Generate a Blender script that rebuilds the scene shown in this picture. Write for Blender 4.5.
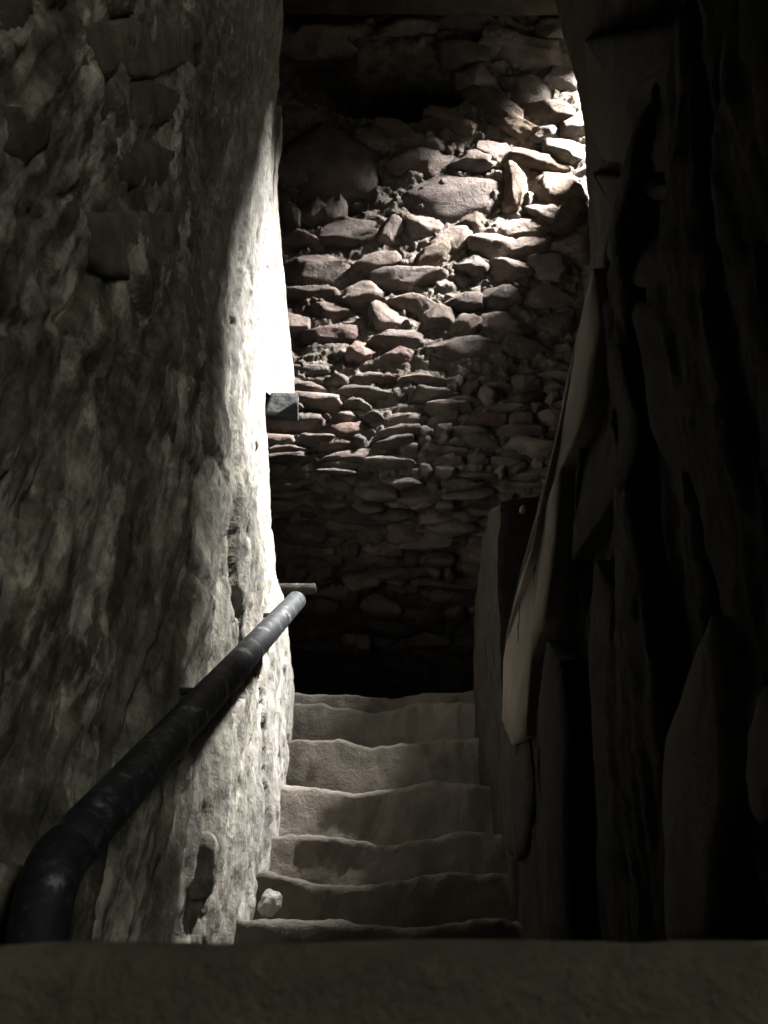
import bpy, math, random
import bmesh
import numpy as np
from mathutils import Vector, Matrix

for o in list(bpy.data.objects):
    bpy.data.objects.remove(o)
S = bpy.context.scene
COL = S.collection
random.seed(7)

# ------------------------------------------------------------------ camera
PITCH = math.radians(28.0)
CP, SP = math.cos(PITCH), math.sin(PITCH)
F = 885.0
cam = bpy.data.cameras.new('camera')
cam.sensor_fit = 'VERTICAL'
cam.sensor_height = 36.0
cam.lens = F / 1024 * 36.0
cam.clip_start = 0.02
cam.dof.use_dof = True
cam.dof.focus_distance = 2.7
cam.dof.aperture_fstop = 15.0
camo = bpy.data.objects.new('camera', cam)
camo.location = (0, 0, 0)
camo.rotation_euler = (math.pi / 2 + PITCH, 0, 0)
COL.objects.link(camo)
S.camera = camo

# ------------------------------------------------------------------ world, light, exposure
w = bpy.data.worlds.new('World')
S.world = w
w.use_nodes = True
bgn = w.node_tree.nodes.get('Background') or w.node_tree.nodes.new('ShaderNodeBackground')
bgn.inputs[0].default_value = (0.75, 0.85, 1.0, 1)
bgn.inputs[1].default_value = 0.0012
S.view_settings.view_transform = 'Standard'
S.view_settings.look = 'None'
S.view_settings.gamma = 1.0
S.view_settings.exposure = 0.0
S.view_settings.use_curve_mapping = False


def area(name, loc, target, size, size_y, power, color, spread=180):
    l = bpy.data.lights.new(name, 'AREA')
    l.shape = 'RECTANGLE'
    l.size, l.size_y = size, size_y
    l.energy = power
    l.color = color
    l.spread = math.radians(spread)
    o = bpy.data.objects.new(name, l)
    o.location = loc
    d = Vector(target) - Vector(loc)
    o.rotation_euler = d.to_track_quat('-Z', 'Y').to_euler()
    COL.objects.link(o)
    return o


# daylight falling in through the high opening on the right, where the stair turns
area('opening_daylight', (1.5, 2.15, 4.10), (-0.35, 2.35, 1.1), 0.24, 0.30, 1500, (1.0, 0.97, 0.94))
# faint fill added behind the camera on the right, standing for assumed daylight
area('rear_fill_light', (1.4, -1.8, 1.3), (-0.35, 0.8, 1.0), 0.6, 0.8, 15.0, (1.0, 0.985, 0.86))

# ------------------------------------------------------------------ numpy noise
_rng = np.random.RandomState(3)
_perm = np.concatenate([_rng.permutation(256)] * 3)
_g = _rng.normal(size=(256, 3))
_g /= np.linalg.norm(_g, axis=1)[:, None]


def noise3(x, y, z):
    xi, yi, zi = np.floor(x).astype(int), np.floor(y).astype(int), np.floor(z).astype(int)
    xf, yf, zf = x - xi, y - yi, z - zi
    u, v, q = [t * t * t * (t * (t * 6 - 15) + 10) for t in (xf, yf, zf)]
    r = 0
    for dx in (0, 1):
        for dy in (0, 1):
            for dz in (0, 1):
                h = _perm[_perm[_perm[(xi + dx) & 255] + ((yi + dy) & 255)] + ((zi + dz) & 255)]
                g = _g[h]
                d = g[..., 0] * (xf - dx) + g[..., 1] * (yf - dy) + g[..., 2] * (zf - dz)
                r = r + d * (u if dx else 1 - u) * (v if dy else 1 - v) * (q if dz else 1 - q)
    return r


def fbm(x, y, z=0.0, o=4, gain=0.5):
    x, y = np.asarray(x, float), np.asarray(y, float)
    z = np.zeros_like(x) + z
    a, t = 1.0, 0
    for _ in range(o):
        t = t + a * noise3(x, y, z)
        x, y, z = x * 2.03 + 11.3, y * 2.03 + 5.7, z * 2.03 + 3.1
        a *= gain
    return t


def ridged(x, y, z=0.0, o=3):
    x, y = np.asarray(x, float), np.asarray(y, float)
    z = np.zeros_like(x) + z
    a, t = 1.0, 0
    for _ in range(o):
        t = t + a * (1 - 2.2 * np.abs(noise3(x, y, z)))
        x, y, z = x * 2.1 + 7.3, y * 2.1 + 1.7, z * 2.1 + 9.1
        a *= 0.5
    return t


def worley(x, y, seed=0):
    """2D cells: F1, F2, random value, offset to the cell point"""
    x, y = np.asarray(x, float), np.asarray(y, float)
    xi, yi = np.floor(x).astype(int), np.floor(y).astype(int)
    f1 = np.full(x.shape, 9.0); f2 = f1.copy(); rid = np.zeros(x.shape, int)
    ox = np.zeros_like(x); oy = np.zeros_like(x)
    for dx in (-1, 0, 1):
        for dy in (-1, 0, 1):
            h = _perm[_perm[(xi + dx + seed * 17) & 255] + ((yi + dy) & 255)]
            px = xi + dx + (h * 0.731) % 1.0
            py = yi + dy + (_perm[h] * 0.377) % 1.0
            ax, ay = x - px, y - py
            d = np.sqrt(ax * ax + ay * ay)
            m = d < f1
            f2 = np.where(m, f1, np.minimum(f2, d))
            f1 = np.where(m, d, f1)
            rid = np.where(m, h, rid)
            ox = np.where(m, ax, ox); oy = np.where(m, ay, oy)
    return f1, f2, rid, ox, oy


def sstep(a, b, x):
    t = np.clip((np.asarray(x, float) - a) / (b - a), 0, 1)
    return t * t * (3 - 2 * t)


# ------------------------------------------------------------------ helpers
def link(name, me, mat=None, parent=None, smooth=True):
    o = bpy.data.objects.new(name, me)
    COL.objects.link(o)
    if mat is not None and not me.materials:
        me.materials.append(mat)
    if smooth:
        me.polygons.foreach_set('use_smooth', [True] * len(me.polygons))
    if parent is not None:
        o.parent = parent
        o.matrix_parent_inverse = Matrix.Translation(-Vector(parent.location))
    return o


def mesh(name, V, Fc):
    me = bpy.data.meshes.new(name)
    me.from_pydata([tuple(map(float, v)) for v in V], [], Fc)
    me.update()
    return me


def grid_mesh(name, P, flip=False):
    """P: array (n, m, 3)"""
    n, m = P.shape[:2]
    idx = np.arange(n * m).reshape(n, m)
    a, b, c, d = idx[:-1, :-1].ravel(), idx[1:, :-1].ravel(), idx[1:, 1:].ravel(), idx[:-1, 1:].ravel()
    q = np.stack([a, d, c, b] if flip else [a, b, c, d], 1)
    me = bpy.data.meshes.new(name)
    me.vertices.add(n * m)
    me.vertices.foreach_set('co', P.reshape(-1).astype(np.float32))
    me.loops.add(q.size)
    me.loops.foreach_set('vertex_index', q.ravel().astype(np.int32))
    me.polygons.add(len(q))
    me.polygons.foreach_set('loop_start', np.arange(0, q.size, 4, dtype=np.int32))
    me.update(calc_edges=True)
    return me


def tag(o, label=None, cat=None, group=None, kind=None):
    if label: o['label'] = label
    if cat: o['category'] = cat
    if group: o['group'] = group
    if kind: o['kind'] = kind
    return o


def empty(name, loc=(0, 0, 0)):
    o = bpy.data.objects.new(name, None)
    o.location = loc
    o.empty_display_size = 0.05
    COL.objects.link(o)
    return o


def at(px, py, d):
    """a point of the place from its bearing and its distance along the view axis"""
    a, v = (px - 384) / F, (512 - py) / F
    return Vector((a * d, d * (CP - v * SP), d * (SP + v * CP)))


# ------------------------------------------------------------------ materials
def mat(name):
    m = bpy.data.materials.new(name)
    m.use_nodes = True
    nt = m.node_tree
    b = nt.nodes.get('Principled BSDF')
    return m, nt, b


def N(nt, typ, **kw):
    n = nt.nodes.new(typ)
    for k, v in kw.items():
        setattr(n, k, v)
    return n


def ramp(nt, fac, stops):
    r = N(nt, 'ShaderNodeValToRGB')
    while len(r.color_ramp.elements) < len(stops):
        r.color_ramp.elements.new(0.5)
    for e, (p, c) in zip(r.color_ramp.elements, stops):
        e.position = p
        e.color = (c[0], c[1], c[2], 1) if not isinstance(c, float) else (c, c, c, 1)
    nt.links.new(fac, r.inputs[0])
    return r.outputs[0]


def mapped(nt, scale, rot=(0, 0, 0)):
    g = N(nt, 'ShaderNodeNewGeometry')
    mp = N(nt, 'ShaderNodeMapping')
    mp.inputs['Scale'].default_value = scale
    mp.inputs['Rotation'].default_value = rot
    nt.links.new(g.outputs['Position'], mp.inputs[0])
    return mp.outputs[0]


def sheared(nt, scale, k):
    g = N(nt, 'ShaderNodeNewGeometry')
    sx = N(nt, 'ShaderNodeSeparateXYZ'); nt.links.new(g.outputs['Position'], sx.inputs[0])
    ma = N(nt, 'ShaderNodeMath', operation='MULTIPLY_ADD')
    nt.links.new(sx.outputs[2], ma.inputs[0]); ma.inputs[1].default_value = -k; nt.links.new(sx.outputs[1], ma.inputs[2])
    cb = N(nt, 'ShaderNodeCombineXYZ')
    nt.links.new(sx.outputs[0], cb.inputs[0]); nt.links.new(ma.outputs[0], cb.inputs[1]); nt.links.new(sx.outputs[2], cb.inputs[2])
    mp = N(nt, 'ShaderNodeMapping'); mp.inputs['Scale'].default_value = scale
    nt.links.new(cb.outputs[0], mp.inputs[0])
    return mp.outputs[0]


def nz(nt, vec, scale, detail=6, rough=0.6, dist=0.0):
    n = N(nt, 'ShaderNodeTexNoise')
    n.inputs['Scale'].default_value = scale
    n.inputs['Detail'].default_value = detail
    n.inputs['Roughness'].default_value = rough
    n.inputs['Distortion'].default_value = dist
    nt.links.new(vec, n.inputs['Vector'])
    return n.outputs['Fac']


def mix(nt, fac, a, b, mode='MIX'):
    m = N(nt, 'ShaderNodeMix', data_type='RGBA', blend_type=mode)
    for s, v in ((m.inputs[0], fac), (m.inputs[6], a), (m.inputs[7], b)):
        if isinstance(v, (tuple, float, int)):
            s.default_value = v if isinstance(v, (float, int)) else (*v, 1)
        else:
            nt.links.new(v, s)
    return m.outputs[2]


def bump(nt, b, h, strength, dist, prev=None):
    n = N(nt, 'ShaderNodeBump')
    n.inputs['Strength'].default_value = strength
    n.inputs['Distance'].default_value = dist
    nt.links.new(h, n.inputs['Height'])
    if prev is not None:
        nt.links.new(prev, n.inputs['Normal'])
    nt.links.new(n.outputs[0], b.inputs['Normal'])
    return n.outputs[0]


def rock_mat(name, dark, mid, light, rough=0.92, sc=9.0, var=0.35, bdist=0.012, k=0.72):
    dark, mid, light = [tuple(k * q for q in t) for t in (dark, mid, light)]
    m, nt, b = mat(name)
    v = mapped(nt, (1, 1, 1))
    a = nz(nt, v, sc, 7, 0.62, 0.3)
    c = ramp(nt, a, [(0.3, dark), (0.5, mid), (0.72, light)])
    oi = N(nt, 'ShaderNodeObjectInfo')
    rv = ramp(nt, oi.outputs['Random'], [(0, (1 - var, 1 - var, 1 - var * 0.95)), (0.5, (1.0, 0.97, 0.95)), (1, (1 + var, 1 + var * 0.85, 1 + var * 0.75))])
    c = mix(nt, 1.0, c, rv, 'MULTIPLY')
    nt.links.new(c, b.inputs['Base Color'])
    b.inputs['Roughness'].default_value = rough
    b.inputs['Specular IOR Level'].default_value = 0.2
    p = bump(nt, b, nz(nt, v, 26, 9, 0.7, 0.3), 1.0, bdist * 1.7)
    bump(nt, b, nz(nt, v, 130, 4, 0.6), 0.5, 0.003, p)
    return m


# plaster of the left wall: dun ground, pale lime runs hanging down it, dark damp patches
def plaster_mat():
    m, nt, b = mat('lime_plaster')
    iso = mapped(nt, (1, 1, 1))
    run = sheared(nt, (11, 11, 3.0), 0.24)
    run2 = sheared(nt, (26, 26, 5.0), 0.22)
    base = ramp(nt, nz(nt, iso, 4.5, 9, 0.68, 0.1), [(0.36, (0.085, 0.08, 0.06)), (0.5, (0.20, 0.19, 0.15)), (0.64, (0.32, 0.305, 0.25))])
    lime = ramp(nt, nz(nt, run, 1.0, 9, 0.68, 0.2), [(0.51, 0.0), (0.545, 1.0)])
    patch = ramp(nt, nz(nt, iso, 2.6, 5, 0.6, 0.3), [(0.38, 0.1), (0.56, 1.0)])
    lf = N(nt, 'ShaderNodeMath', operation='MULTIPLY'); nt.links.new(lime, lf.inputs[0]); nt.links.new(patch, lf.inputs[1])
    c = mix(nt, lf.outputs[0], base, (0.52, 0.50, 0.43))
    damp = ramp(nt, nz(nt, run2, 0.6, 8, 0.66, 0.2), [(0.48, 0.0), (0.6, 0.8)])
    c = mix(nt, damp, c, (0.085, 0.08, 0.062))
    # flaked and blotched at hand's breadth
    fl = ramp(nt, nz(nt, iso, 17, 10, 0.72, 0.15), [(0.40, (0.45, 0.45, 0.44)), (0.48, (0.85, 0.85, 0.84)), (0.54, (1.05, 1.05, 1.04)), (0.60, (1.55, 1.53, 1.48))])
    c = mix(nt, 1.0, c, fl, 'MULTIPLY')
    # paler, more even plaster tone nearer the turn of the stair
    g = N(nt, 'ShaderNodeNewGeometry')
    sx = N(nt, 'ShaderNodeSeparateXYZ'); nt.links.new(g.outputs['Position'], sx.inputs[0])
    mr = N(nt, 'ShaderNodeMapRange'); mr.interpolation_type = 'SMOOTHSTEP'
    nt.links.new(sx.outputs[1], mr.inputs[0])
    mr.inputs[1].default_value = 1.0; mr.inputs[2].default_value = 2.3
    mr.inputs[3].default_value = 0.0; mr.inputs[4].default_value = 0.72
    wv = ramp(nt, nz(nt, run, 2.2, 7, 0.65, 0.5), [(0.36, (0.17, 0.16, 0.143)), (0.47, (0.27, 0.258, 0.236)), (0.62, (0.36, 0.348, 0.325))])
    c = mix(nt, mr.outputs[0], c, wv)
    nt.links.new(c, b.inputs['Base Color'])
    b.inputs['Roughness'].default_value = 0.9
    b.inputs['Specular IOR Level'].default_value = 0.25
    p = bump(nt, b, nz(nt, iso, 24, 9, 0.64), 0.75, 0.012)
    p = bump(nt, b, nz(nt, run2, 1.5, 7, 0.66, 0.1), 0.6, 0.010, p)
    bump(nt, b, nz(nt, iso, 140, 4, 0.6), 0.4, 0.003, p)
    return m


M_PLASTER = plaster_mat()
M_STONE = rock_mat('rubble_stone', (0.115, 0.092, 0.080), (0.19, 0.158, 0.140), (0.29, 0.25, 0.225))
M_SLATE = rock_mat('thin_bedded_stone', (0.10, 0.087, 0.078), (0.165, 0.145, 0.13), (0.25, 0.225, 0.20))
M_MORTAR = rock_mat('crumbled_mortar', (0.10, 0.085, 0.072), (0.20, 0.175, 0.15), (0.36, 0.325, 0.29), sc=14, var=0.0, bdist=0.022)
M_WARM = rock_mat('ochre_stone', (0.14, 0.105, 0.078), (0.22, 0.172, 0.132), (0.32, 0.265, 0.21), k=0.42)
M_SOOT = rock_mat('soot_black_stone', (0.012, 0.011, 0.010), (0.02, 0.018, 0.016), (0.032, 0.03, 0.027), var=0.1)
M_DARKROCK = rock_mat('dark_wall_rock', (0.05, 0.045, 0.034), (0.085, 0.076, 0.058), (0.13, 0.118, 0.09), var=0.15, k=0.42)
M_SLAB = rock_mat('grey_wall_slab', (0.15, 0.135, 0.105), (0.21, 0.19, 0.15), (0.28, 0.255, 0.205), var=0.1, k=0.6, sc=5, bdist=0.006)
M_PALESLAB = rock_mat('pale_wall_slab', (0.17, 0.15, 0.12), (0.24, 0.215, 0.175), (0.32, 0.29, 0.24), var=0.05, k=0.9, sc=5, bdist=0.006)
M_STEP = rock_mat('worn_step_stone', (0.15, 0.135, 0.112), (0.225, 0.205, 0.175), (0.30, 0.28, 0.25), var=0.08, k=0.72, sc=6, bdist=0.006)
M_LEFTSTONE = rock_mat('dun_set_stone', (0.10, 0.094, 0.07), (0.165, 0.155, 0.12), (0.25, 0.238, 0.19), k=1.0, var=0.25, sc=14, bdist=0.012)
M_LEDGE = rock_mat('brown_ledge_stone', (0.16, 0.14, 0.105), (0.29, 0.26, 0.20), (0.44, 0.40, 0.32), var=0.0, sc=7, k=0.95)
M_BLUE = rock_mat('blue_grey_stone', (0.09, 0.10, 0.105), (0.17, 0.185, 0.19), (0.27, 0.285, 0.29), var=0.0, sc=22, k=0.4)
M_WHITE = rock_mat('white_stone', (0.42, 0.40, 0.35), (0.58, 0.56, 0.50), (0.72, 0.70, 0.64), var=0.0, sc=20)
M_CHIP = rock_mat('yellow_chip', (0.40, 0.33, 0.18), (0.52, 0.44, 0.26), (0.60, 0.52, 0.34), var=0.0, sc=40)


def metal_mat():
    m, nt, b = mat('worn_painted_pipe')
    v = mapped(nt, (1, 1, 1))
    c = ramp(nt, nz(nt, v, 34, 9, 0.68, 0.6), [(0.36, (0.012, 0.014, 0.016)), (0.54, (0.03, 0.036, 0.04)), (0.60, (0.09, 0.10, 0.11)), (0.68, (0.32, 0.33, 0.33))])
    nt.links.new(c, b.inputs['Base Color'])
    b.inputs['Metallic'].default_value = 0.1
    b.inputs['Roughness'].default_value = 0.6
    b.inputs['Specular IOR Level'].default_value = 0.3
    bump(nt, b, nz(nt, v, 60, 5, 0.6), 0.35, 0.002)
    return m


M_PIPE = metal_mat()
M_IRON = rock_mat('rusted_iron', (0.05, 0.045, 0.04), (0.10, 0.09, 0.08), (0.18, 0.165, 0.15), rough=0.7, var=0.0, sc=30)

# ------------------------------------------------------------------ the setting: left wall
LW_Z = np.array([-0.9, 0.0, 0.60, 0.83, 0.97, 1.14, 1.48, 1.75, 2.13, 2.72, 3.03, 3.9])
LW_X = np.array([-0.27, -0.275, -0.29, -0.297, -0.312, -0.350, -0.390, -0.410, -0.412, -0.43, -0.44, -0.44])
LW_E = np.array([2.95, 2.92, 2.85, 2.77, 2.69, 2.61, 2.555, 2.49, 2.43, 2.50, 2.43, 2.25])


def left_x(Y, Z):
    x = np.interp(Z, LW_Z, LW_X)
    near = sstep(1.75, 0.75, Y)
    low = sstep(1.5, 0.7, Z)
    x = x - near * (0.085 * low + 0.01)
    return x


def left_relief(Y, Z):
    d = 0.020 * fbm(Y * 1.7, Z * 1.3, 4.0, 3)
    sl = Y - 0.20 * Z
    d += 0.020 * fbm(sl * 6.5, Z * 1.3, 1.0, 4)
    # slabby faces with stepped joints, stretched up the wall
    ang = 0.22 * fbm(Y * 2, Z * 2, 7.0, 2)
    f1, f2, rid, ox, oy = worley(sl * 4.2 + ang, Z * 1.5 + ang * 2, 2)
    d += 0.018 * ((rid % 13) / 13 - 0.5) + 0.030 * ox * (((rid * 7) % 11) / 11 - 0.5)
    d -= 0.007 * np.exp(-((f2 - f1) / 0.06) ** 2)
    # rubble faces high on the wall near the eye
    up = sstep(0.55, 0.9, Z) * sstep(1.7, 1.2, Y)
    g1, g2, gid, gx, gy = worley(Y * 5.0 + 0.6 * ang, Z * 7.5 + ang, 5)
    d += up * (0.014 * ((gid % 17) / 17 - 0.5) + 0.03 * gy * (((gid * 5) % 13) / 13 - 0.5) - 0.006 * np.exp(-((g2 - g1) / 0.09) ** 2))
    # narrow runs of lime
    d += 0.0065 * ridged(sl * 15, Z * 2.2, 2.0, 3)
    d += 0.010 * fbm(Y * 22, Z * 13, 3.0, 5, 0.6)
    # pits and missing plaster
    pit = fbm(sl * 20, Z * 9, 9.0, 3)
    rough = 0.35 + 0.65 * sstep(1.1, 1.7, Y) + 0.9 * sstep(1.9, 2.5, Z)
    d -= 0.020 * rough * sstep(0.34, 0.50, pit)
    pit2 = fbm(sl * 42, Z * 22, 19.0, 2)
    d -= 0.009 * rough * sstep(0.38, 0.55, pit2)
    return d


nz_rows, ny_cols, nret = 620, 400, 40
zz = np.linspace(-0.75, 4.3, nz_rows)
tt = np.linspace(0, 1, ny_cols)
P = np.zeros((nz_rows, ny_cols + nret, 3))
ye = np.interp(zz, LW_Z, LW_E) + 0.035 * fbm(zz * 5, zz * 0, 2.5, 4) + 0.012 * fbm(zz * 26, zz * 0, 8.5, 3)
Yg = 0.10 + tt[None, :] * (ye[:, None] - 0.10)
Zg = np.repeat(zz[:, None], ny_cols, 1)
Xg = left_x(Yg, Zg) + left_relief(Yg, Zg) * (1 - 0.45 * sstep(0.90, 1.0, tt)[None, :])
P[:, :ny_cols, 0], P[:, :ny_cols, 1], P[:, :ny_cols, 2] = Xg, Yg, Zg
rr = np.linspace(0, 1, nret + 1)[1:]
for k, r in enumerate(rr):
    P[:, ny_cols + k, 0] = Xg[:, -1] - 0.55 * r ** 1.3
    P[:, ny_cols + k, 1] = Yg[:, -1] + 0.03 * math.sin(min(r * 6, 1.57)) + 0.02 * fbm(Zg[:, -1] * 6, zz * 0 + r * 3, 5.0, 3)
    P[:, ny_cols + k, 2] = zz
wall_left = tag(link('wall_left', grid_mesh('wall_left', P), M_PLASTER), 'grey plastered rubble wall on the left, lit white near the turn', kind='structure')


# ------------------------------------------------------------------ stone builder
def rock_mesh(name, wd, ht, th, seed, nx=15, ny=9, nzc=4, cuts=11, amp=0.075, pw=9.0, taper=0.0):
    """an angular rubble stone, width x, height z, its face towards -y; taper narrows the top"""
    rnd = random.Random(seed)
    faces, verts, key = [], [], {}

    def vid(i, j, k):
        t = (i, j, k)
        if t not in key:
            key[t] = len(verts)
            verts.append((2 * i / nx - 1, 2 * k / nzc - 1, 2 * j / ny - 1))
        return key[t]
    for i in range(nx):
        for j in range(ny):
            faces.append((vid(i, j, 0), vid(i + 1, j, 0), vid(i + 1, j + 1, 0), vid(i, j + 1, 0)))
            faces.append((vid(i, j, nzc), vid(i, j + 1, nzc), vid(i + 1, j + 1, nzc), vid(i + 1, j, nzc)))
    for i in range(nx):
        for k in range(nzc):
            faces.append((vid(i, 0, k), vid(i, 0, k + 1), vid(i + 1, 0, k + 1), vid(i + 1, 0, k)))
            faces.append((vid(i, ny, k), vid(i + 1, ny, k), vid(i + 1, ny, k + 1), vid(i, ny, k + 1)))
    for j in range(ny):
        for k in range(nzc):
            faces.append((vid(0, j, k), vid(0, j + 1, k), vid(0, j + 1, k + 1), vid(0, j, k + 1)))
            faces.append((vid(nx, j, k), vid(nx, j, k + 1), vid(nx, j + 1, k + 1), vid(nx, j + 1, k)))
    v = np.array(verts)
    n = (np.abs(v) ** pw).sum(1) ** (1 / pw)
    v = v / n[:, None]
    for _ in range(cuts):
        d = np.array([rnd.uniform(-1, 1), rnd.uniform(-0.9, 0.25), rnd.uniform(-1, 1)])
        d /= np.linalg.norm(d)
        off = rnd.uniform(0.72, 1.05)
        s = v @ d - off
        v = v - np.clip(s, 0, None)[:, None] * d[None, :]
    so = seed * 3.77
    v = v + amp * np.stack([fbm(v[:, 0] * 1.9 + so, v[:, 2] * 1.9, v[:, 1] + q * 9.0, 4, 0.6) for q in range(3)], 1) * 1.6
    v[:, 0] *= (1 - taper * (v[:, 2] + 1) / 2)
    v = v * np.array([wd / 2, th / 2, ht / 2])
    return mesh(name, v, faces)


def frame(origin, xdir, zdir):
    """matrix: local x along xdir, local z along zdir, local y into the wall"""
    x = Vector(xdir).normalized()
    z = (Vector(zdir) - x * Vector(zdir).dot(x)).normalized()
    y = z.cross(x)
    m = Matrix((x, y, z)).transposed().to_4x4()
    m.translation = origin
    return m


def put(name, me, M, material, parent, tilt=0.0):
    o = link(name, me, material, parent)
    o.matrix_world = M @ Matrix.Rotation(tilt, 4, 'Y')
    return o


# ------------------------------------------------------------------ the setting: back wall
BW_Z = np.array([0.2, 1.25, 1.46, 1.60, 1.78, 2.6, 3.0, 3.4, 3.8, 4.6])
BW_Y = np.array([4.92, 4.90, 3.80, 3.22, 3.0, 2.99, 2.92, 2.82, 2.70, 2.45])
sdens = np.linspace(0.2, 4.6, 460)
prof = np.stack([np.interp(sdens, BW_Z, BW_Y), sdens], 1)
for _ in range(25):
    prof[1:-1] = 0.25 * prof[:-2] + 0.5 * prof[1:-1] + 0.25 * prof[2:]


def back_y(Z):
    return np.interp(Z, prof[:, 1], prof[:, 0])


def back_hit(px, py):
    """where the sight line px, py meets the face of the back wall"""
    v = (512 - py) / F
    t = (SP + v * CP) / (CP - v * SP)
    f = prof[:, 1] - prof[:, 0] * t
    k = int(np.argmax(f > 0))
    a = f[k - 1] / (f[k - 1] - f[k])
    Y = prof[k - 1, 0] + a * (prof[k, 0] - prof[k - 1, 0])
    Z = prof[k - 1, 1] + a * (prof[k, 1] - prof[k - 1, 1])
    d = Y * CP + Z * SP
    return Vector(((px - 384) / F * d, Y, Z)), d


def back_tangent(Z):
    e = 0.04
    return Vector((0, float(back_y(Z + e) - back_y(Z - e)), 2 * e)).normalized()


nxb, nzb = 330, 520
xs = np.linspace(-1.0, 1.0, nxb)
si = np.linspace(0, len(prof) - 1, nzb)
py_ = np.interp(si, np.arange(len(prof)), prof[:, 0])
pz_ = np.interp(si, np.arange(len(prof)), prof[:, 1])
ty, tz = np.gradient(py_), np.gradient(pz_)
ln = np.hypot(ty, tz)
nyv, nzv = -tz / ln, ty / ln       # towards the stair
X, Yb = np.meshgrid(xs, py_)
_, Zb = np.meshgrid(xs, pz_)
NYv = np.repeat(nyv[:, None], nxb, 1); NZv = np.repeat(nzv[:, None], nxb, 1)
sarc = np.concatenate([[0], np.cumsum(np.hypot(np.diff(py_), np.diff(pz_)))])[:, None] + 0 * X
D = 0.020 * fbm(X * 4, sarc * 5, 1.0, 4) + 0.032 * fbm(X * 13, sarc * 17, 2.0, 5, 0.6) + 0.010 * fbm(X * 40, sarc * 45, 3.0, 3)
wf1, wf2, wid, wox, woy = worley(X * 9 + 0.5 * fbm(X * 3, sarc * 3, 8.0, 2), sarc * 22, 3)
D += 0.016 * ((wid % 13) / 13 - 0.5) + 0.02 * woy * (((wid * 5) % 11) / 11 - 0.5)
D -= 0.012
# the sooty cavity under the lintel, and the hollow under the projecting boulder
hc, _ = back_hit(392, 82)
HX, HZ = hc.x, hc.z
wob = 0.16 * fbm(X * 4, Zb * 5, 6.0, 3)
h1 = ((X - HX) / 0.36) ** 2 + ((Zb - HZ) / 0.17) ** 2
D -= 0.60 * sstep(1.25, 0.75, h1 + 2.0 * wob)
hd, _ = back_hit(316, 66)
h2 = ((X - hd.x) / 0.22) ** 2 + ((Zb - hd.z) / 0.16) ** 2
D -= 0.45 * (1 - sstep(1.25, 0.75, h1 + 2.0 * wob)) * sstep(1.25, 0.75, h2 + 2 * wob)
he, _ = back_hit(318, 208)
h3 = ((X - he.x) / 0.20) ** 2 + ((Zb - he.z) / 0.035) ** 2
D -= 0.10 * sstep(1.3, 0.6, h3 + wob)
hf, _ = back_hit(362, 178)
h4 = ((X - hf.x) / 0.09) ** 2 + ((Zb - hf.z) / 0.05) ** 2
D -= 0.09 * sstep(1.3, 0.6, h4 + wob)
P = np.stack([X, Yb + NYv * D, Zb + NZv * D], 2)
wall_back = tag(link('wall_back', grid_mesh('wall_back', P, flip=True), M_MORTAR), 'rubble stone wall closing the stair at the back', kind='structure')

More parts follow.
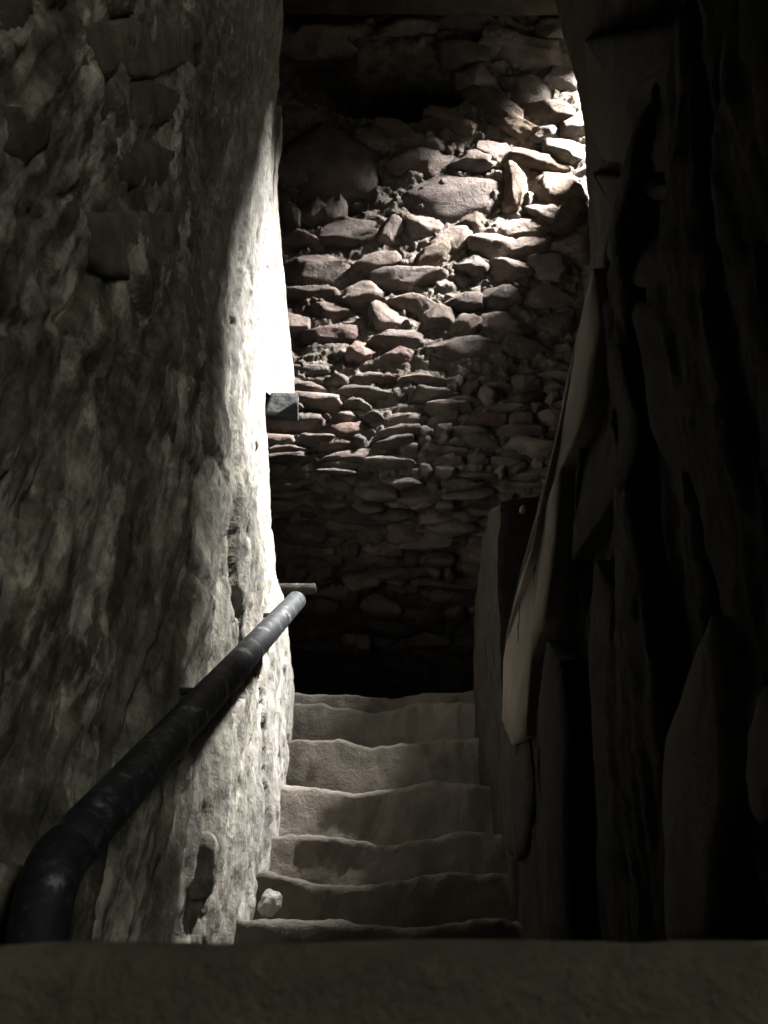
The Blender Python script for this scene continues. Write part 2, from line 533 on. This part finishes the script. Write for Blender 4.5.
# stones told apart one by one: centre, width, height in the picture, tilt, how proud, colour, soot
BIG = [
    # boulders under the cavity
    (330, 163, 88, 62, -0.12, 0.14, 'S'), (296, 172, 46, 36, 0.1, 0.08, 'S'), (372, 140, 52, 24, 0.15, 0.06, 'D'),
    (312, 211, 40, 24, 0.2, 0.03, 'S'), (334, 205, 30, 30, -0.5, 0.04, 'S'), (290, 213, 20, 24, 0.0, 0.03, 'D'),
    # big flat stone and neighbours
    (449, 193, 116, 46, 0.04, 0.045, 'S'), (420, 162, 66, 26, 0.05, 0.06, 'S'), (475, 160, 54, 20, 0.1, 0.05, 'S'),
    (513, 186, 26, 44, 0.1, 0.05, 'W'), (497, 152, 40, 24, -0.4, 0.06, 'S'),
    (540, 160, 60, 22, -0.25, 0.06, 'W'), (566, 152, 44, 22, -0.2, 0.07, 'D'), (556, 190, 60, 36, -0.1, 0.05, 'W'),
    (546, 212, 50, 20, -0.35, 0.05, 'S'), (572, 214, 40, 30, 0.1, 0.05, 'W'), (528, 226, 54, 18, 0.1, 0.05, 'S'),
    # raking stones by the right silhouette
    (490, 105, 62, 22, -0.75, 0.07, 'W'), (455, 122, 60, 20, -0.5, 0.06, 'W'), (528, 90, 56, 26, -0.35, 0.07, 'D'),
    (512, 124, 54, 18, -0.5, 0.07, 'W'), (552, 112, 58, 22, -0.15, 0.07, 'W'), (574, 128, 36, 18, -0.05, 0.08, 'W'),
    (545, 134, 40, 14, -0.2, 0.06, 'D'), (418, 142, 50, 16, -0.15, 0.06, 'S'), (395, 128, 40, 16, -0.2, 0.06, 'D'),
    (535, 55, 70, 30, -0.1, 0.08, 'D'), (500, 42, 60, 24, 0.05, 0.07, 'D'), (560, 78, 50, 22, -0.2, 0.08, 'D'),
    (478, 75, 40, 24, -0.4, 0.06, 'D'),
    # dim masonry at the top
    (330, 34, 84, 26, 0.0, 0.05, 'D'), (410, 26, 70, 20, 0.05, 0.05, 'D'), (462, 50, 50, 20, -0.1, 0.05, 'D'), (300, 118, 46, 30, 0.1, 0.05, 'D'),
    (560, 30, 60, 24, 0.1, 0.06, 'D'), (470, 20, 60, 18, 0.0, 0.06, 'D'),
    # broken courses under the flat stone
    (345, 232, 74, 26, -0.12, 0.05, 'S'), (300, 238, 40, 18, 0.1, 0.05, 'S'), (392, 228, 40, 24, 0.5, 0.05, 'S'), (425, 226, 36, 22, 0.3, 0.05, 'S'),
    (450, 240, 46, 22, 0.55, 0.06, 'S'), (492, 243, 50, 24, -0.15, 0.06, 'S'), (470, 222, 30, 16, 0.1, 0.04, 'W'), (532, 246, 50, 20, 0.1, 0.05, 'S'), (572, 246, 40, 22, 0.0, 0.06, 'S'),
    (312, 269, 74, 32, 0.06, 0.06, 'S'), (372, 262, 52, 22, 0.4, 0.05, 'S'), (408, 276, 74, 24, 0.1, 0.06, 'S'), (430, 256, 44, 18, 0.3, 0.05, 'W'), (475, 266, 40, 20, -0.2, 0.05, 'S'),
    (512, 268, 44, 24, 0.0, 0.05, 'S'), (552, 268, 44, 22, 0.05, 0.05, 'S'),
    (306, 293, 60, 14, 0.02, 0.05, 'S'), (362, 294, 46, 18, 0.1, 0.05, 'S'), (412, 300, 50, 20, -0.1, 0.05, 'S'), (436, 318, 40, 22, -0.2, 0.06, 'S'), (465, 300, 44, 20, 0.25, 0.06, 'S'),
    (505, 298, 48, 20, 0.0, 0.05, 'S'), (550, 296, 50, 20, 0.0, 0.05, 'S'),
    (385, 318, 38, 24, -0.5, 0.05, 'S'), (330, 312, 44, 14, 0.1, 0.05, 'S'), (466, 324, 30, 20, 0.2, 0.05, 'S'), (500, 322, 44, 18, 0.0, 0.05, 'D'),
    (400, 340, 76, 18, 0.03, 0.06, 'S'), (466, 346, 74, 24, 0.02, 0.06, 'S'), (326, 334, 62, 16, 0.05, 0.05, 'R'), (292, 322, 34, 16, 0.0, 0.05, 'S'), (362, 352, 30, 18, 0.6, 0.05, 'R'), (396, 356, 40, 12, 0.1, 0.05, 'R'),
    (520, 346, 50, 22, 0.0, 0.05, 'D'), (555, 322, 40, 20, 0.0, 0.05, 'D'),
]
M_RED = rock_mat('reddish_stone', (0.13, 0.085, 0.075), (0.19, 0.135, 0.12), (0.27, 0.21, 0.19))
MM = {'S': M_STONE, 'W': M_WARM, 'D': M_SLATE, 'R': M_RED}


def wall_stone(px, py, wpx, hpx, tilt, proud, mt, seed, me=None):
    c, d = back_hit(px, py)
    top, _ = back_hit(px, py - hpx / 2)
    bot, _ = back_hit(px, py + hpx / 2)
    ht = (top - bot).length * 1.12
    wd = wpx * d / F * 1.12
    th = proud + 0.10
    M = frame(c, (1, 0, 0), back_tangent(c.z))
    # local y points into the wall: front face stands out by `proud`
    M = M @ Matrix.Translation((0, th / 2 - proud, 0))
    if me is None:
        me = rock_mesh('stone', wd, ht, th, seed)
        o = put('stone', me, M, mt, wall_back, -tilt)
    else:
        o = link('stone', me, mt, wall_back)
        o.matrix_world = M @ Matrix.Rotation(-tilt, 4, 'Y') @ Matrix.Diagonal((wd, th, ht, 1))
    return o


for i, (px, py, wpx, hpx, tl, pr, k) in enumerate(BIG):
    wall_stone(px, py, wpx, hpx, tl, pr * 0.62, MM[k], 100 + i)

# thin flat courses lower down: fourteen shapes shared by all of them
rc = random.Random(21)
SHAPES = {}
for k in ('S', 'D', 'R'):
    SHAPES[k] = []
    for j in range(9):
        me = rock_mesh('stone', 1, 1, 1, 400 + j + ord(k), 10, 5, 3, 9, 0.08, 8.0)
        SHAPES[k].append(me)
y = 372.0
row = 0
while y < 650:
    h = rc.choice([9, 11, 12, 13, 15, 17])
    x = 256 + rc.uniform(-20, 10)
    xe = 566
    while x < xe:
        wpx = rc.choice([16, 22, 30, 36, 44, 52, 64])
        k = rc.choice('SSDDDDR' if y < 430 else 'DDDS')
        slope = rc.uniform(-0.08, 0.10)
        wave = 5 * math.sin(x / 55 + row * 0.6) + 3 * math.sin(x / 23 + row * 1.7)
        slope -= 0.09 * math.cos(x / 55 + row * 0.6)
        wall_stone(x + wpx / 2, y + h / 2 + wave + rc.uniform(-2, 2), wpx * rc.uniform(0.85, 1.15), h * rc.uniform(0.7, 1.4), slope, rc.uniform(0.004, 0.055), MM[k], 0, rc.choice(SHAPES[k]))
        x += wpx
    y += h
    row += 1

# ------------------------------------------------------------------ the setting: right wall near the eye
# face and free end of the wall, from foot to vault: height, x of the face, y of the end
RW_Z = np.array([-0.8, 0.07, 0.36, 0.70, 1.10, 1.50, 1.86, 2.29, 2.84, 3.9])
RW_X = np.array([0.25, 0.25, 0.262, 0.285, 0.40, 0.515, 0.60, 0.60, 0.56, 0.54])
RW_E = np.array([1.70, 1.81, 2.05, 1.95, 1.86, 1.88, 1.93, 1.80, 1.77, 1.77])


def right_x(Y, Z):
    x = np.interp(Z, RW_Z, RW_X)
    # the upper masonry oversails the slabs below it near the eye
    x = x + 0.05 * sstep(1.5, 0.8, Y) * sstep(1.3, 0.4, Z)
    return x


def right_relief(Y, Z):
    d = 0.03 * fbm(Y * 1.8, Z * 1.2, 14.0, 3)
    sl = Y
    f1, f2, rid, ox, oy = worley(sl * 5.0 + 0.3 * fbm(Y * 2, Z * 2, 17.0, 2), Z * 1.0, 8)
    low = sstep(1.35, 1.0, Z)
    d += low * (0.045 * ((rid % 13) / 13 - 0.5) + 0.05 * ox * (((rid * 7) % 11) / 11 - 0.5) - 0.025 * np.exp(-((f2 - f1) / 0.06) ** 2))
    d += low * 0.012 * ridged(sl * 14, Z * 1.4, 12.0, 3)
    g1, g2, gid, gx, gy = worley(Y * 2.2, Z * 3.4 + 0.3 * fbm(Y * 3, Z * 3, 19.0, 2), 11)
    d += (1 - low) * (0.03 * ((gid % 17) / 17 - 0.5) - 0.02 * np.exp(-((g2 - g1) / 0.06) ** 2))
    d += 0.008 * fbm(Y * 22, Z * 16, 13.0, 4)
    return d


nzr, nyr, nret = 460, 260, 40
zz = np.linspace(-0.75, 4.3, nzr)
tt = np.linspace(0, 1, nyr)
P = np.zeros((nzr, nyr + nret, 3))
ye = np.interp(zz, RW_Z, RW_E) + 0.02 * fbm(zz * 5, zz * 0, 31.5, 4)
Yg = 0.34 + tt[None, :] * (ye[:, None] - 0.34)
Zg = np.repeat(zz[:, None], nyr, 1)
Xg = right_x(Yg, Zg) - right_relief(Yg, Zg) * (1 - 0.8 * sstep(0.5, 0.92, tt)[None, :])
P[:, :nyr, 0], P[:, :nyr, 1], P[:, :nyr, 2] = Xg, Yg, Zg
for k, r in enumerate(np.linspace(0, 1, nret + 1)[1:]):
    P[:, nyr + k, 0] = Xg[:, -1] + 0.75 * r ** 1.3
    P[:, nyr + k, 1] = Yg[:, -1] + 0.03 * math.sin(min(r * 6, 1.57))
    P[:, nyr + k, 2] = zz
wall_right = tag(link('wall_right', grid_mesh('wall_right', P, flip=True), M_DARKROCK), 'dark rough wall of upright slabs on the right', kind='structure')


def right_hit(px, py, xoff=0.0):
    d = 1.2
    for _ in range(60):
        p = at(px, py, d)
        x = float(right_x(np.array(p.y), np.array(p.z))) - xoff
        d = 0.5 * d + 0.5 * x * F / (px - 384)
    return at(px, py, d)


def left_hit(px, py, xoff=0.0):
    d = 1.0
    for _ in range(60):
        p = at(px, py, d)
        x = float(left_x(np.array(p.y), np.array(p.z))) + xoff
        d = 0.5 * d + 0.5 * x * F / (px - 384)
    return at(px, py, d)


def slab_from_outline(name, pts, side, proud, depth, material, parent, seed):
    """an upright slab with the outline's true size on the wall face; proud of the wall, with thickness"""
    hit = right_hit if side > 0 else left_hit
    P3 = [hit(px, py, proud) for px, py in pts]
    # subdivide outline and roughen it
    out = []
    n = len(P3)
    for i in range(n):
        a, b = P3[i], P3[(i + 1) % n]
        m = max(2, int((b - a).length / 0.03))
        for j in range(m):
            out.append(a.lerp(b, j / m))
    out = np.array([tuple(p) for p in out])
    j = np.arange(len(out))
    wob = 0.006 * np.stack([fbm(out[:, 1] * 20 + seed, out[:, 2] * 20, seed + q * 5.0, 3) for q in range(3)], 1)
    wob[:, 0] *= 0.5
    out = out + wob
    c = out.mean(0)
    rings = []
    inn = c + (out - c) * 0.86
    inn[:, 0] -= side * 0.006
    inn2 = c + (out - c) * 0.5
    inn2[:, 0] -= side * (0.008 + 0.006 * fbm(inn2[:, 1] * 9 + seed, inn2[:, 2] * 6, 2.0, 3))
    back = out.copy(); back[:, 0] += side * depth
    V = list(inn2) + list(inn) + list(out) + list(back) + [c - np.array([side * 0.009, 0, 0])]
    m = len(out)
    Fc = []
    for k in range(m):
        k2 = (k + 1) % m
        Fc.append((4 * m, k, k2))
        for r in range(3):
            Fc.append((r * m + k, (r + 1) * m + k, (r + 1) * m + k2, r * m + k2))
    Fc.append(tuple(range(3 * m, 4 * m)))
    me = mesh(name, V, Fc)
    bm = bmesh.new(); bm.from_mesh(me)
    bmesh.ops.recalc_face_normals(bm, faces=bm.faces[:])
    bm.to_mesh(me); bm.free()
    return link(name, me, material, parent)


SLABS = [
    # the pale upright slab at the stair edge
    ([(594, 268), (577, 340), (562, 420), (548, 480), (530, 560), (514, 610), (503, 660), (502, 720), (512, 745), (526, 735), (532, 660), (548, 610), (556, 540), (562, 470), (576, 440), (590, 400), (600, 330)], 0.030, M_PALESLAB),
    ([(599, 275), (606, 340), (592, 410), (580, 450), (572, 560), (600, 520), (626, 480), (640, 440), (624, 370), (610, 310)], 0.018, M_DARKROCK),
    # the slab with pointed top further right
    ([(711, 618), (698, 650), (684, 690), (668, 735), (664, 790), (668, 860), (666, 945), (690, 950), (714, 945), (722, 870), (732, 800), (730, 720), (722, 650)], 0.030, M_SLAB),
    ([(768, 688), (754, 730), (750, 780), (756, 815), (768, 830), (790, 800), (790, 710)], 0.03, M_SLAB),
    # narrow upright stones by the stair foot
    ([(547, 640), (540, 700), (544, 800), (548, 900), (552, 945), (574, 945), (568, 850), (570, 740), (560, 660)], 0.02, M_DARKROCK),
    ([(505, 745), (503, 800), (506, 850), (516, 860), (526, 850), (534, 800), (530, 740), (520, 730)], 0.016, M_DARKROCK),
    ([(596, 560), (590, 640), (596, 760), (606, 880), (612, 945), (640, 945), (630, 840), (622, 720), (616, 600)], 0.012, M_DARKROCK),
    # blocks of the oversailing masonry above
    ([(584, 40), (590, 130), (604, 160), (660, 172), (768, 160), (800, 60), (700, 20)], 0.012, M_DARKROCK),
    ([(592, 172), (598, 240), (622, 282), (680, 296), (790, 290), (790, 176), (660, 184)], 0.016, M_DARKROCK),
    ([(628, 300), (642, 360), (650, 430), (672, 470), (740, 470), (790, 440), (790, 304), (690, 306)], 0.006, M_DARKROCK),
]
for i, (pts, pr, mt) in enumerate(SLABS):
    slab_from_outline('slab', pts, 1, pr, 0.05, mt, wall_right, 3.1 * i + 1)

# stones showing through the plaster of the left wall
LSTONES = [
    ([(90, 214), (94, 250), (106, 276), (140, 280), (164, 276), (176, 240), (180, 214), (135, 209)], 0.006, M_LEFTSTONE),
    ([(66, 26), (62, 60), (84, 78), (150, 78), (190, 62), (196, 30), (130, 18)], 0.003, M_LEFTSTONE),
    ([(80, 96), (90, 122), (130, 132), (170, 122), (184, 94), (150, 80), (110, 84)], 0.003, M_LEFTSTONE),
    ([(104, 168), (124, 186), (148, 194), (168, 180), (176, 150), (150, 142), (116, 150)], 0.003, M_LEFTSTONE),
    ([(0, 0), (0, 46), (18, 42), (30, 10), (26, -20)], 0.004, M_LEFTSTONE),
    ([(4, 110), (2, 150), (20, 166), (46, 148), (50, 118), (30, 100)], 0.003, M_LEFTSTONE),
    ([(170, 300), (166, 400), (170, 450), (182, 440), (194, 360), (204, 290), (190, 262)], 0.003, M_LEFTSTONE),
    ([(0, 862), (-4, 946), (18, 950), (24, 905), (26, 866)], 0.05, M_PLASTER),
]
for i, (pts, pr, mt) in enumerate(LSTONES):
    slab_from_outline('stone', pts, -1, pr, 0.04, mt, wall_left, 5.3 * i + 2)

me = rock_mesh('stone', 0.055, 0.105, 0.06, 31, 12, 16, 8, 8, 0.08, 3.0)
put('stone', me, frame(left_hit(199, 866, -0.012), (0.15, -1, 0), (0, 0.1, 1)), M_PLASTER, wall_left)

# ------------------------------------------------------------------ end of the left wall: pier over a projecting block
zp = np.linspace(1.785, 3.2, 110)
P = np.zeros((110, 120, 3))
for i, z in enumerate(zp):
    t = max(0, (z - 1.84) / 1.36)
    yf = 2.44
    yb = 2.64 - 0.12 * min(1, t * 1.6)
    x0, x1 = -0.425 + 0.0 * t, -0.318 - 0.105 * min(1, t * 1.5)
    # front (turned to the stair foot), then the splay beside the stair, then the far end
    for k in range(120):
        s = k / 119
        if s < 0.25:
            q = s / 0.25
            P[i, k] = (-0.62 + q * (0.62 + x0), yf, z)
        elif s < 0.75:
            q = (s - 0.25) / 0.5
            P[i, k] = (x0 + q * (x1 - x0), yf + q * (yb - yf), z)
        else:
            q = (s - 0.75) / 0.25
            P[i, k] = (x1 - 0.3 * q, yb + 0.03 * q, z)
rel = 0.012 * fbm(P[:, :, 1] * 9, P[:, :, 2] * 5, 40.0, 4)
P[:, :, 0] += rel
P[:, :, 1] += 0.8 * rel
link('pier', grid_mesh('pier', P), M_PLASTER, wall_left)
blk = rock_mesh('block', 0.128, 0.100, 0.17, 77, 18, 14, 10, 3, 0.03, 14.0)
for v in blk.vertices:      # the underside slopes up into the wall
    t = (v.co.y + 0.085) / 0.17
    v.co.z = 0.05 - (0.05 - v.co.z) * (1 - 0.93 * t)
c = at(277, 403, 3.03)
o = put('projecting_block', blk, frame(c + Vector((0, 0.085, 0.0)), (1, 0.10, 0), (0, 0.0, 1)), M_BLUE, wall_left)
tag(o, 'blue-grey squared stone block')

# ------------------------------------------------------------------ low wall and jamb on the right beyond the near wall
zp = np.linspace(-0.7, 1.0, 150)
P = np.zeros((200, 150, 3))
vv = np.linspace(0, 1, 200)
yy = np.linspace(2.02, 2.72, 150)
Yg, Vg = np.meshgrid(yy, vv)
# profile in x,z: up the face, over a rounded top, back to the right
face = Vg < 0.72
zt = 1.20 + 0.10 * sstep(2.65, 2.1, Yg) - 0.19 * sstep(2.42, 2.02, Yg) + 0.03 * fbm(Yg * 6, Yg * 0, 52.0, 3)
Zg = np.where(face, -0.6 + (Vg / 0.72) * (zt + 0.6), zt + 0.06 * np.sin((Vg - 0.72) / 0.28 * 1.6))
Xg = np.where(face, 0.285 + 0.035 * sstep(0.8, 1.34, Zg), 0.32 + (Vg - 0.72) / 0.28 * 0.7)
rl = 0.020 * fbm(Yg * 5, Zg * 2.0, 50.0, 4) + 0.008 * fbm(Yg * 22, Zg * 9, 51.0, 3)
P = np.stack([Xg - rl, Yg, Zg + 0.5 * rl * (~face)], 2)
ret = np.repeat(P[:, -1:, :], 30, 1)
for k in range(30):
    r = (k + 1) / 30
    ret[:, k, 0] += 0.6 * r
    ret[:, k, 1] += 0.03 * math.sin(min(6 * r, 1.57))
pre = np.repeat(P[:, :1, :], 30, 1)
for k in range(30):
    r = 1 - k / 30
    pre[:, k, 0] += 0.6 * r
P = np.concatenate([pre, P, ret], 1)
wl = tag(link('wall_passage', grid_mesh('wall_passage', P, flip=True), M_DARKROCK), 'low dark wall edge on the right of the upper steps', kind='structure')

win = tag(empty('window_1', (0.95, 2.4, 1.3)), 'high daylight opening in the right wall, out of sight, framed by added light blockers', kind='structure')


def rough_box(name, c8, seed, n=26):
    """a masonry mass between a bottom and a top quad"""
    c8 = np.array(c8, float)
    b4, t4 = c8[:4], c8[4:]
    m = 4 * n
    ring_b = np.concatenate([b4[i] + (b4[(i + 1) % 4] - b4[i]) * np.linspace(0, 1, n, endpoint=False)[:, None] for i in range(4)])
    ring_t = np.concatenate([t4[i] + (t4[(i + 1) % 4] - t4[i]) * np.linspace(0, 1, n, endpoint=False)[:, None] for i in range(4)])
    rows = [ring_b + (ring_t - ring_b) * q for q in np.linspace(0, 1, 40)]
    cb, ct = b4.mean(0), t4.mean(0)
    rows = [cb + (ring_b - cb) * q for q in np.linspace(0.02, 0.98, 8)] + rows + [ct + (ring_t - ct) * q for q in np.linspace(0.98, 0.02, 8)]
    P = np.stack(rows)
    P = np.concatenate([P, P[:, :1]], 1)
    rl = 0.025 * fbm(P[:, :, 0] * 5 + P[:, :, 1] * 5, P[:, :, 2] * 5, seed, 4)
    P = P + rl[:, :, None] * np.array([1, 1, 0.6])
    P[:, -1] = P[:, 0]
    return link(name, grid_mesh(name, P, flip=True), M_DARKROCK, win)


# unseen masses round the inferred opening, placed and shaped to block its daylight
rough_box('near_jamb_blocker', [(0.80, 1.62, 2.0), (1.7, 1.62, 2.0), (1.7, 1.52, 2.0), (0.80, 1.52, 2.0),
                        (0.80, 2.42, 4.1), (1.7, 2.0, 4.1), (1.7, 1.52, 4.1), (0.80, 1.52, 4.1)], 61.0)
rough_box('far_jamb_blocker', [(0.96, 2.74, 1.2), (1.9, 2.74, 1.2), (1.9, 2.50, 1.2), (0.95, 2.50, 1.2),
                       (0.96, 2.74, 3.38), (1.9, 2.74, 3.38), (1.9, 2.50, 3.38), (0.95, 2.50, 3.38)], 62.0)
rough_box('low_blocker', [(0.95, 2.74, 1.2), (1.2, 2.74, 1.2), (1.2, 2.32, 1.2), (0.95, 2.32, 1.2),
                   (0.95, 2.74, 3.17), (1.2, 2.74, 3.17), (1.2, 2.32, 3.17), (0.95, 2.32, 3.17)], 64.0)
rough_box('near_low_blocker', [(0.77, 2.32, 1.2), (1.0, 2.32, 1.2), (1.0, 1.95, 1.2), (0.77, 1.95, 1.2),
                        (0.77, 2.32, 2.42), (1.0, 2.32, 2.42), (1.0, 1.95, 2.42), (0.77, 1.95, 2.42)], 65.0)
rough_box('head_blocker', [(0.98, 3.2, 4.06), (1.14, 3.2, 4.06), (1.14, 1.8, 3.62), (0.98, 1.8, 3.62),
                   (0.98, 3.2, 4.6), (1.14, 3.2, 4.6), (1.14, 1.8, 4.4), (0.98, 1.8, 4.4)], 63.0)

# ------------------------------------------------------------------ ceiling and floor
xg = np.linspace(-0.8, 0.9, 140)
vg = np.linspace(0, 1, 90)
Xg, Vg = np.meshgrid(xg, vg)
under = Vg < 0.6
Yg = np.where(under, 0.4 + Vg / 0.6 * 2.14, 2.54 + 0.02 * np.sin((Vg - 0.6) * 4))
Zg = np.where(under, 3.95 + 0.0 * Vg, 3.95 + (Vg - 0.6) / 0.4 * 0.6)
rl = 0.014 * fbm(Xg * 4, Yg * 5 + Zg * 5, 70.0, 4)
P = np.stack([Xg, Yg + rl * (~under), Zg + rl * 0.6], 2)
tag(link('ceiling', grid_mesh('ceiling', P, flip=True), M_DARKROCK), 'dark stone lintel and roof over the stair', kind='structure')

xg = np.linspace(-0.8, 0.8, 60)
yg = np.linspace(-1.2, 1.2, 80)
Xg, Yg = np.meshgrid(xg, yg)
P = np.stack([Xg, Yg, -0.66 + 0.012 * fbm(Xg * 4, Yg * 4, 80.0, 4)], 2)
tag(link('floor', grid_mesh('floor', P), M_STEP), 'dusty stone floor at the stair foot', kind='structure')

# ------------------------------------------------------------------ the stair
stair = tag(empty('stone_staircase', (0, 0.9, -0.66)), 'worn stone stairs climbing between the two rough walls', 'staircase')
NOSE = [(0.90, -0.50), (1.12, -0.33), (1.34, -0.17), (1.56, -0.035), (1.75, 0.098), (1.98, 0.198), (2.20, 0.307), (2.42, 0.462), (2.64, 0.636), (2.86, 0.806), (3.05, 0.90)]
for i, (Y0, Z0) in enumerate(NOSE):
    Zp = NOSE[i - 1][1] if i else -0.66
    Y1 = NOSE[i + 1][0] + 0.10 if i + 1 < len(NOSE) else 5.0
    nx = 90
    x = np.linspace(-0.36, 0.36, nx)
    rad = 0.016
    # profile from the foot of the riser over the worn nosing and back across the tread
    pr = [(0.0, Zp - 0.12 - Z0), (0.0, (Zp - Z0) * 0.9), (0, (Zp - Z0) * 0.75), (0, (Zp - Z0) * 0.6), (0, (Zp - Z0) * 0.45), (0, (Zp - Z0) * 0.3)]
    pr += [(rad - rad * math.cos(a), -rad + rad * math.sin(a)) for a in np.linspace(0, math.pi / 2, 6)]
    pr += [(rad + (Y1 - Y0 - rad) * q, 0.0) for q in np.linspace(0.06, 1, 14)]
    pr = np.array(pr)
    Xg = np.repeat(x[None, :], len(pr), 0)
    Yg = np.repeat(Y0 + pr[:, :1], nx, 1)
    Zg = np.repeat(Z0 + pr[:, 1:], nx, 1)
    topw = sstep(-0.10, -0.01, pr[:, 1])[:, None]
    rs = random.Random(50 + i)
    cx = rs.uniform(-0.08, 0.05)
    sag = -(0.016 + 0.010 * rs.random()) * np.exp(-((x - cx) / 0.13) ** 2)[None, :] + 0.006
    Zg = Zg + topw * (sag + 0.018 * fbm(Xg * 5 + i * 7, Yg * 3, 90.0 + i, 5, 0.6))
    Yg = Yg + 0.022 * fbm(Xg * 4 + i * 5, Zg * 5, 95.0 + i, 5, 0.6) + 0.02 * fbm(x * 2.2 + i, x * 0, 3.3 * i + 0.3, 2)[None, :]
    Zg = Zg + 0.003 * fbm(Xg * 25, Yg * 25, 99.0, 3)
    # end panels close the block
    P = np.stack([Xg, Yg, Zg], 2)
    o = link('step', grid_mesh('step', P, flip=True), M_STEP, stair)

# ------------------------------------------------------------------ handrail
def tube(name, pts, radii, seg=20, cap=True):
    pts = [Vector(p) for p in pts]
    V, Fc = [], []
    up = None
    for i, p in enumerate(pts):
        t = (pts[min(i + 1, len(pts) - 1)] - pts[max(i - 1, 0)]).normalized()
        if up is None:
            up = t.orthogonal().normalized()
        up = (up - t * up.dot(t)).normalized()
        s = t.cross(up)
        for k in range(seg):
            a = 2 * math.pi * k / seg
            V.append(p + (up * math.cos(a) + s * math.sin(a)) * radii[i])
    n = len(pts)
    for i in range(n - 1):
        for k in range(seg):
            k2 = (k + 1) % seg
            Fc.append((i * seg + k, i * seg + k2, (i + 1) * seg + k2, (i + 1) * seg + k))
    if cap:
        Fc.append(tuple(range(seg))[::-1])
        Fc.append(tuple(range((n - 1) * seg, n * seg)))
    return mesh(name, V, Fc)


R0 = 0.0235
A = at(62, 856, 0.745)       # near the bend
B = at(296, 601, 2.12)      # free upper end
ax = (B - A).normalized()
rail = tag(empty('handrail', (A.x, A.y, -0.60)), 'dark grey pipe handrail running up the left wall', 'handrail')
pts, rad = [], []
for k in range(24):
    q = k / 23
    pts.append(A.lerp(B, q)); rad.append(R0)
pts += [B + ax * 0.006, B + ax * 0.011, B + ax * 0.013]
rad += [R0 * 0.93, R0 * 0.7, R0 * 0.3]
o = link('rail', tube('rail', pts, rad, 24), M_PIPE, rail)
# bend and post: from the rail end the pipe turns down to the floor
pts = []
D0 = -ax
dn = Vector((0, 0, -1))
p0 = A + ax * 0.004
ctrl = A + D0 * 0.026
end = ctrl + dn * 0.03
for k in range(15):
    t = k / 14
    pts.append((1 - t) ** 2 * p0 + 2 * t * (1 - t) * ctrl + t * t * end)
for k in range(1, 10):
    pts.append(end.lerp(Vector((end.x, end.y, -0.66)), k / 9))
o = link('post', tube('post', pts, [R0 * 1.02] * len(pts), 24), M_PIPE, rail)


def bracket(q, tag_px=None):
    c = A.lerp(B, q)
    wx = float(left_x(np.array(c.y), np.array(c.z))) - 0.04
    pts = [c + Vector((0, 0, -R0 * 0.9)), c + Vector((-0.01, 0, -R0 - 0.006)), Vector((c.x - 0.03, c.y, c.z - R0 - 0.006)), Vector((wx, c.y, c.z - R0 - 0.004))]
    o = link('bracket', tube('bracket', pts, [0.006] * 4, 10), M_IRON, rail)


bracket(0.47)
bracket(0.97)

# a flat bar let into the far wall behind the end of the rail
c = at(298, 589, 3.05)
me = rock_mesh('bar', 0.135, 0.020, 0.05, 5, 10, 3, 3, 0, 0.004, 40.0)
hb, db = back_hit(298, 589)
o = put('flat_bar', me, frame(at(296, 589, 2.95), (1, 0, 0), (0, 0, 1)), M_IRON, None)
tag(o, 'thin flat grey bar behind the upper end of the handrail', 'bar')

# ------------------------------------------------------------------ small things
c = at(273, 896, 1.80)
me = rock_mesh('lump', 0.046, 0.052, 0.04, 12, 12, 12, 10, 9, 0.10, 2.6)
o = put('stone_lump', me, frame(Vector((c.x, 1.90, 0.138)), (1, 0, 0), (0, 0, 1)), M_WHITE, None, 0.3)
tag(o, 'small white stone lump lying on a lower step', 'stone')

hit = at(523, 508, 2.25)
me = rock_mesh('chip', 0.018, 0.026, 0.012, 9, 6, 6, 3, 6, 0.06, 4)
o = put('stone_chip', me, frame(Vector((0.33, 2.1, 1.1)), (1, 0, 0), (0, 0, 1)), M_CHIP, None, 0.2)
o.location = at(523, 509, 2.283)
tag(o, 'tiny pale yellow chip on the dark wall at the right of the stair', 'chip')

# ------------------------------------------------------------------ foreground ledge
nx, nv = 160, 70
x = np.linspace(-0.33, 0.27, nx)
V0, V1 = [], []
pr = []
yF, zT = 0.325, 0.0125
pr += [(yF, z) for z in np.linspace(-0.65, -0.02, 40)]
pr += [(yF + 0.012 - 0.012 * math.cos(a), zT - 0.012 + 0.012 * math.sin(a)) for a in np.linspace(0, math.pi / 2, 8)]
pr += [(yF + 0.012 + q * 0.13, zT - 0.004 * q) for q in np.linspace(0.1, 1, 10)]
pr += [(yF + 0.145, zT - 0.02), (yF + 0.15, -0.3), (yF + 0.15, -0.65)]
pr = np.array(pr)
Xg = np.repeat(x[None, :], len(pr), 0)
Yg = np.repeat(pr[:, :1], nx, 1)
Zg = np.repeat(pr[:, 1:], nx, 1)
tw = sstep(-0.06, 0.0, Zg)
Yg = Yg + 0.010 * fbm(Xg * 8, Zg * 8, 110.0, 4)
Zg = Zg + tw * (0.004 * fbm(Xg * 9, Yg * 6, 111.0, 4))
P = np.stack([Xg, Yg, Zg], 2)
o = tag(link('stone_ledge', grid_mesh('stone_ledge', P, flip=True), M_LEDGE), 'blurred brown stone ledge across the bottom foreground', 'ledge')
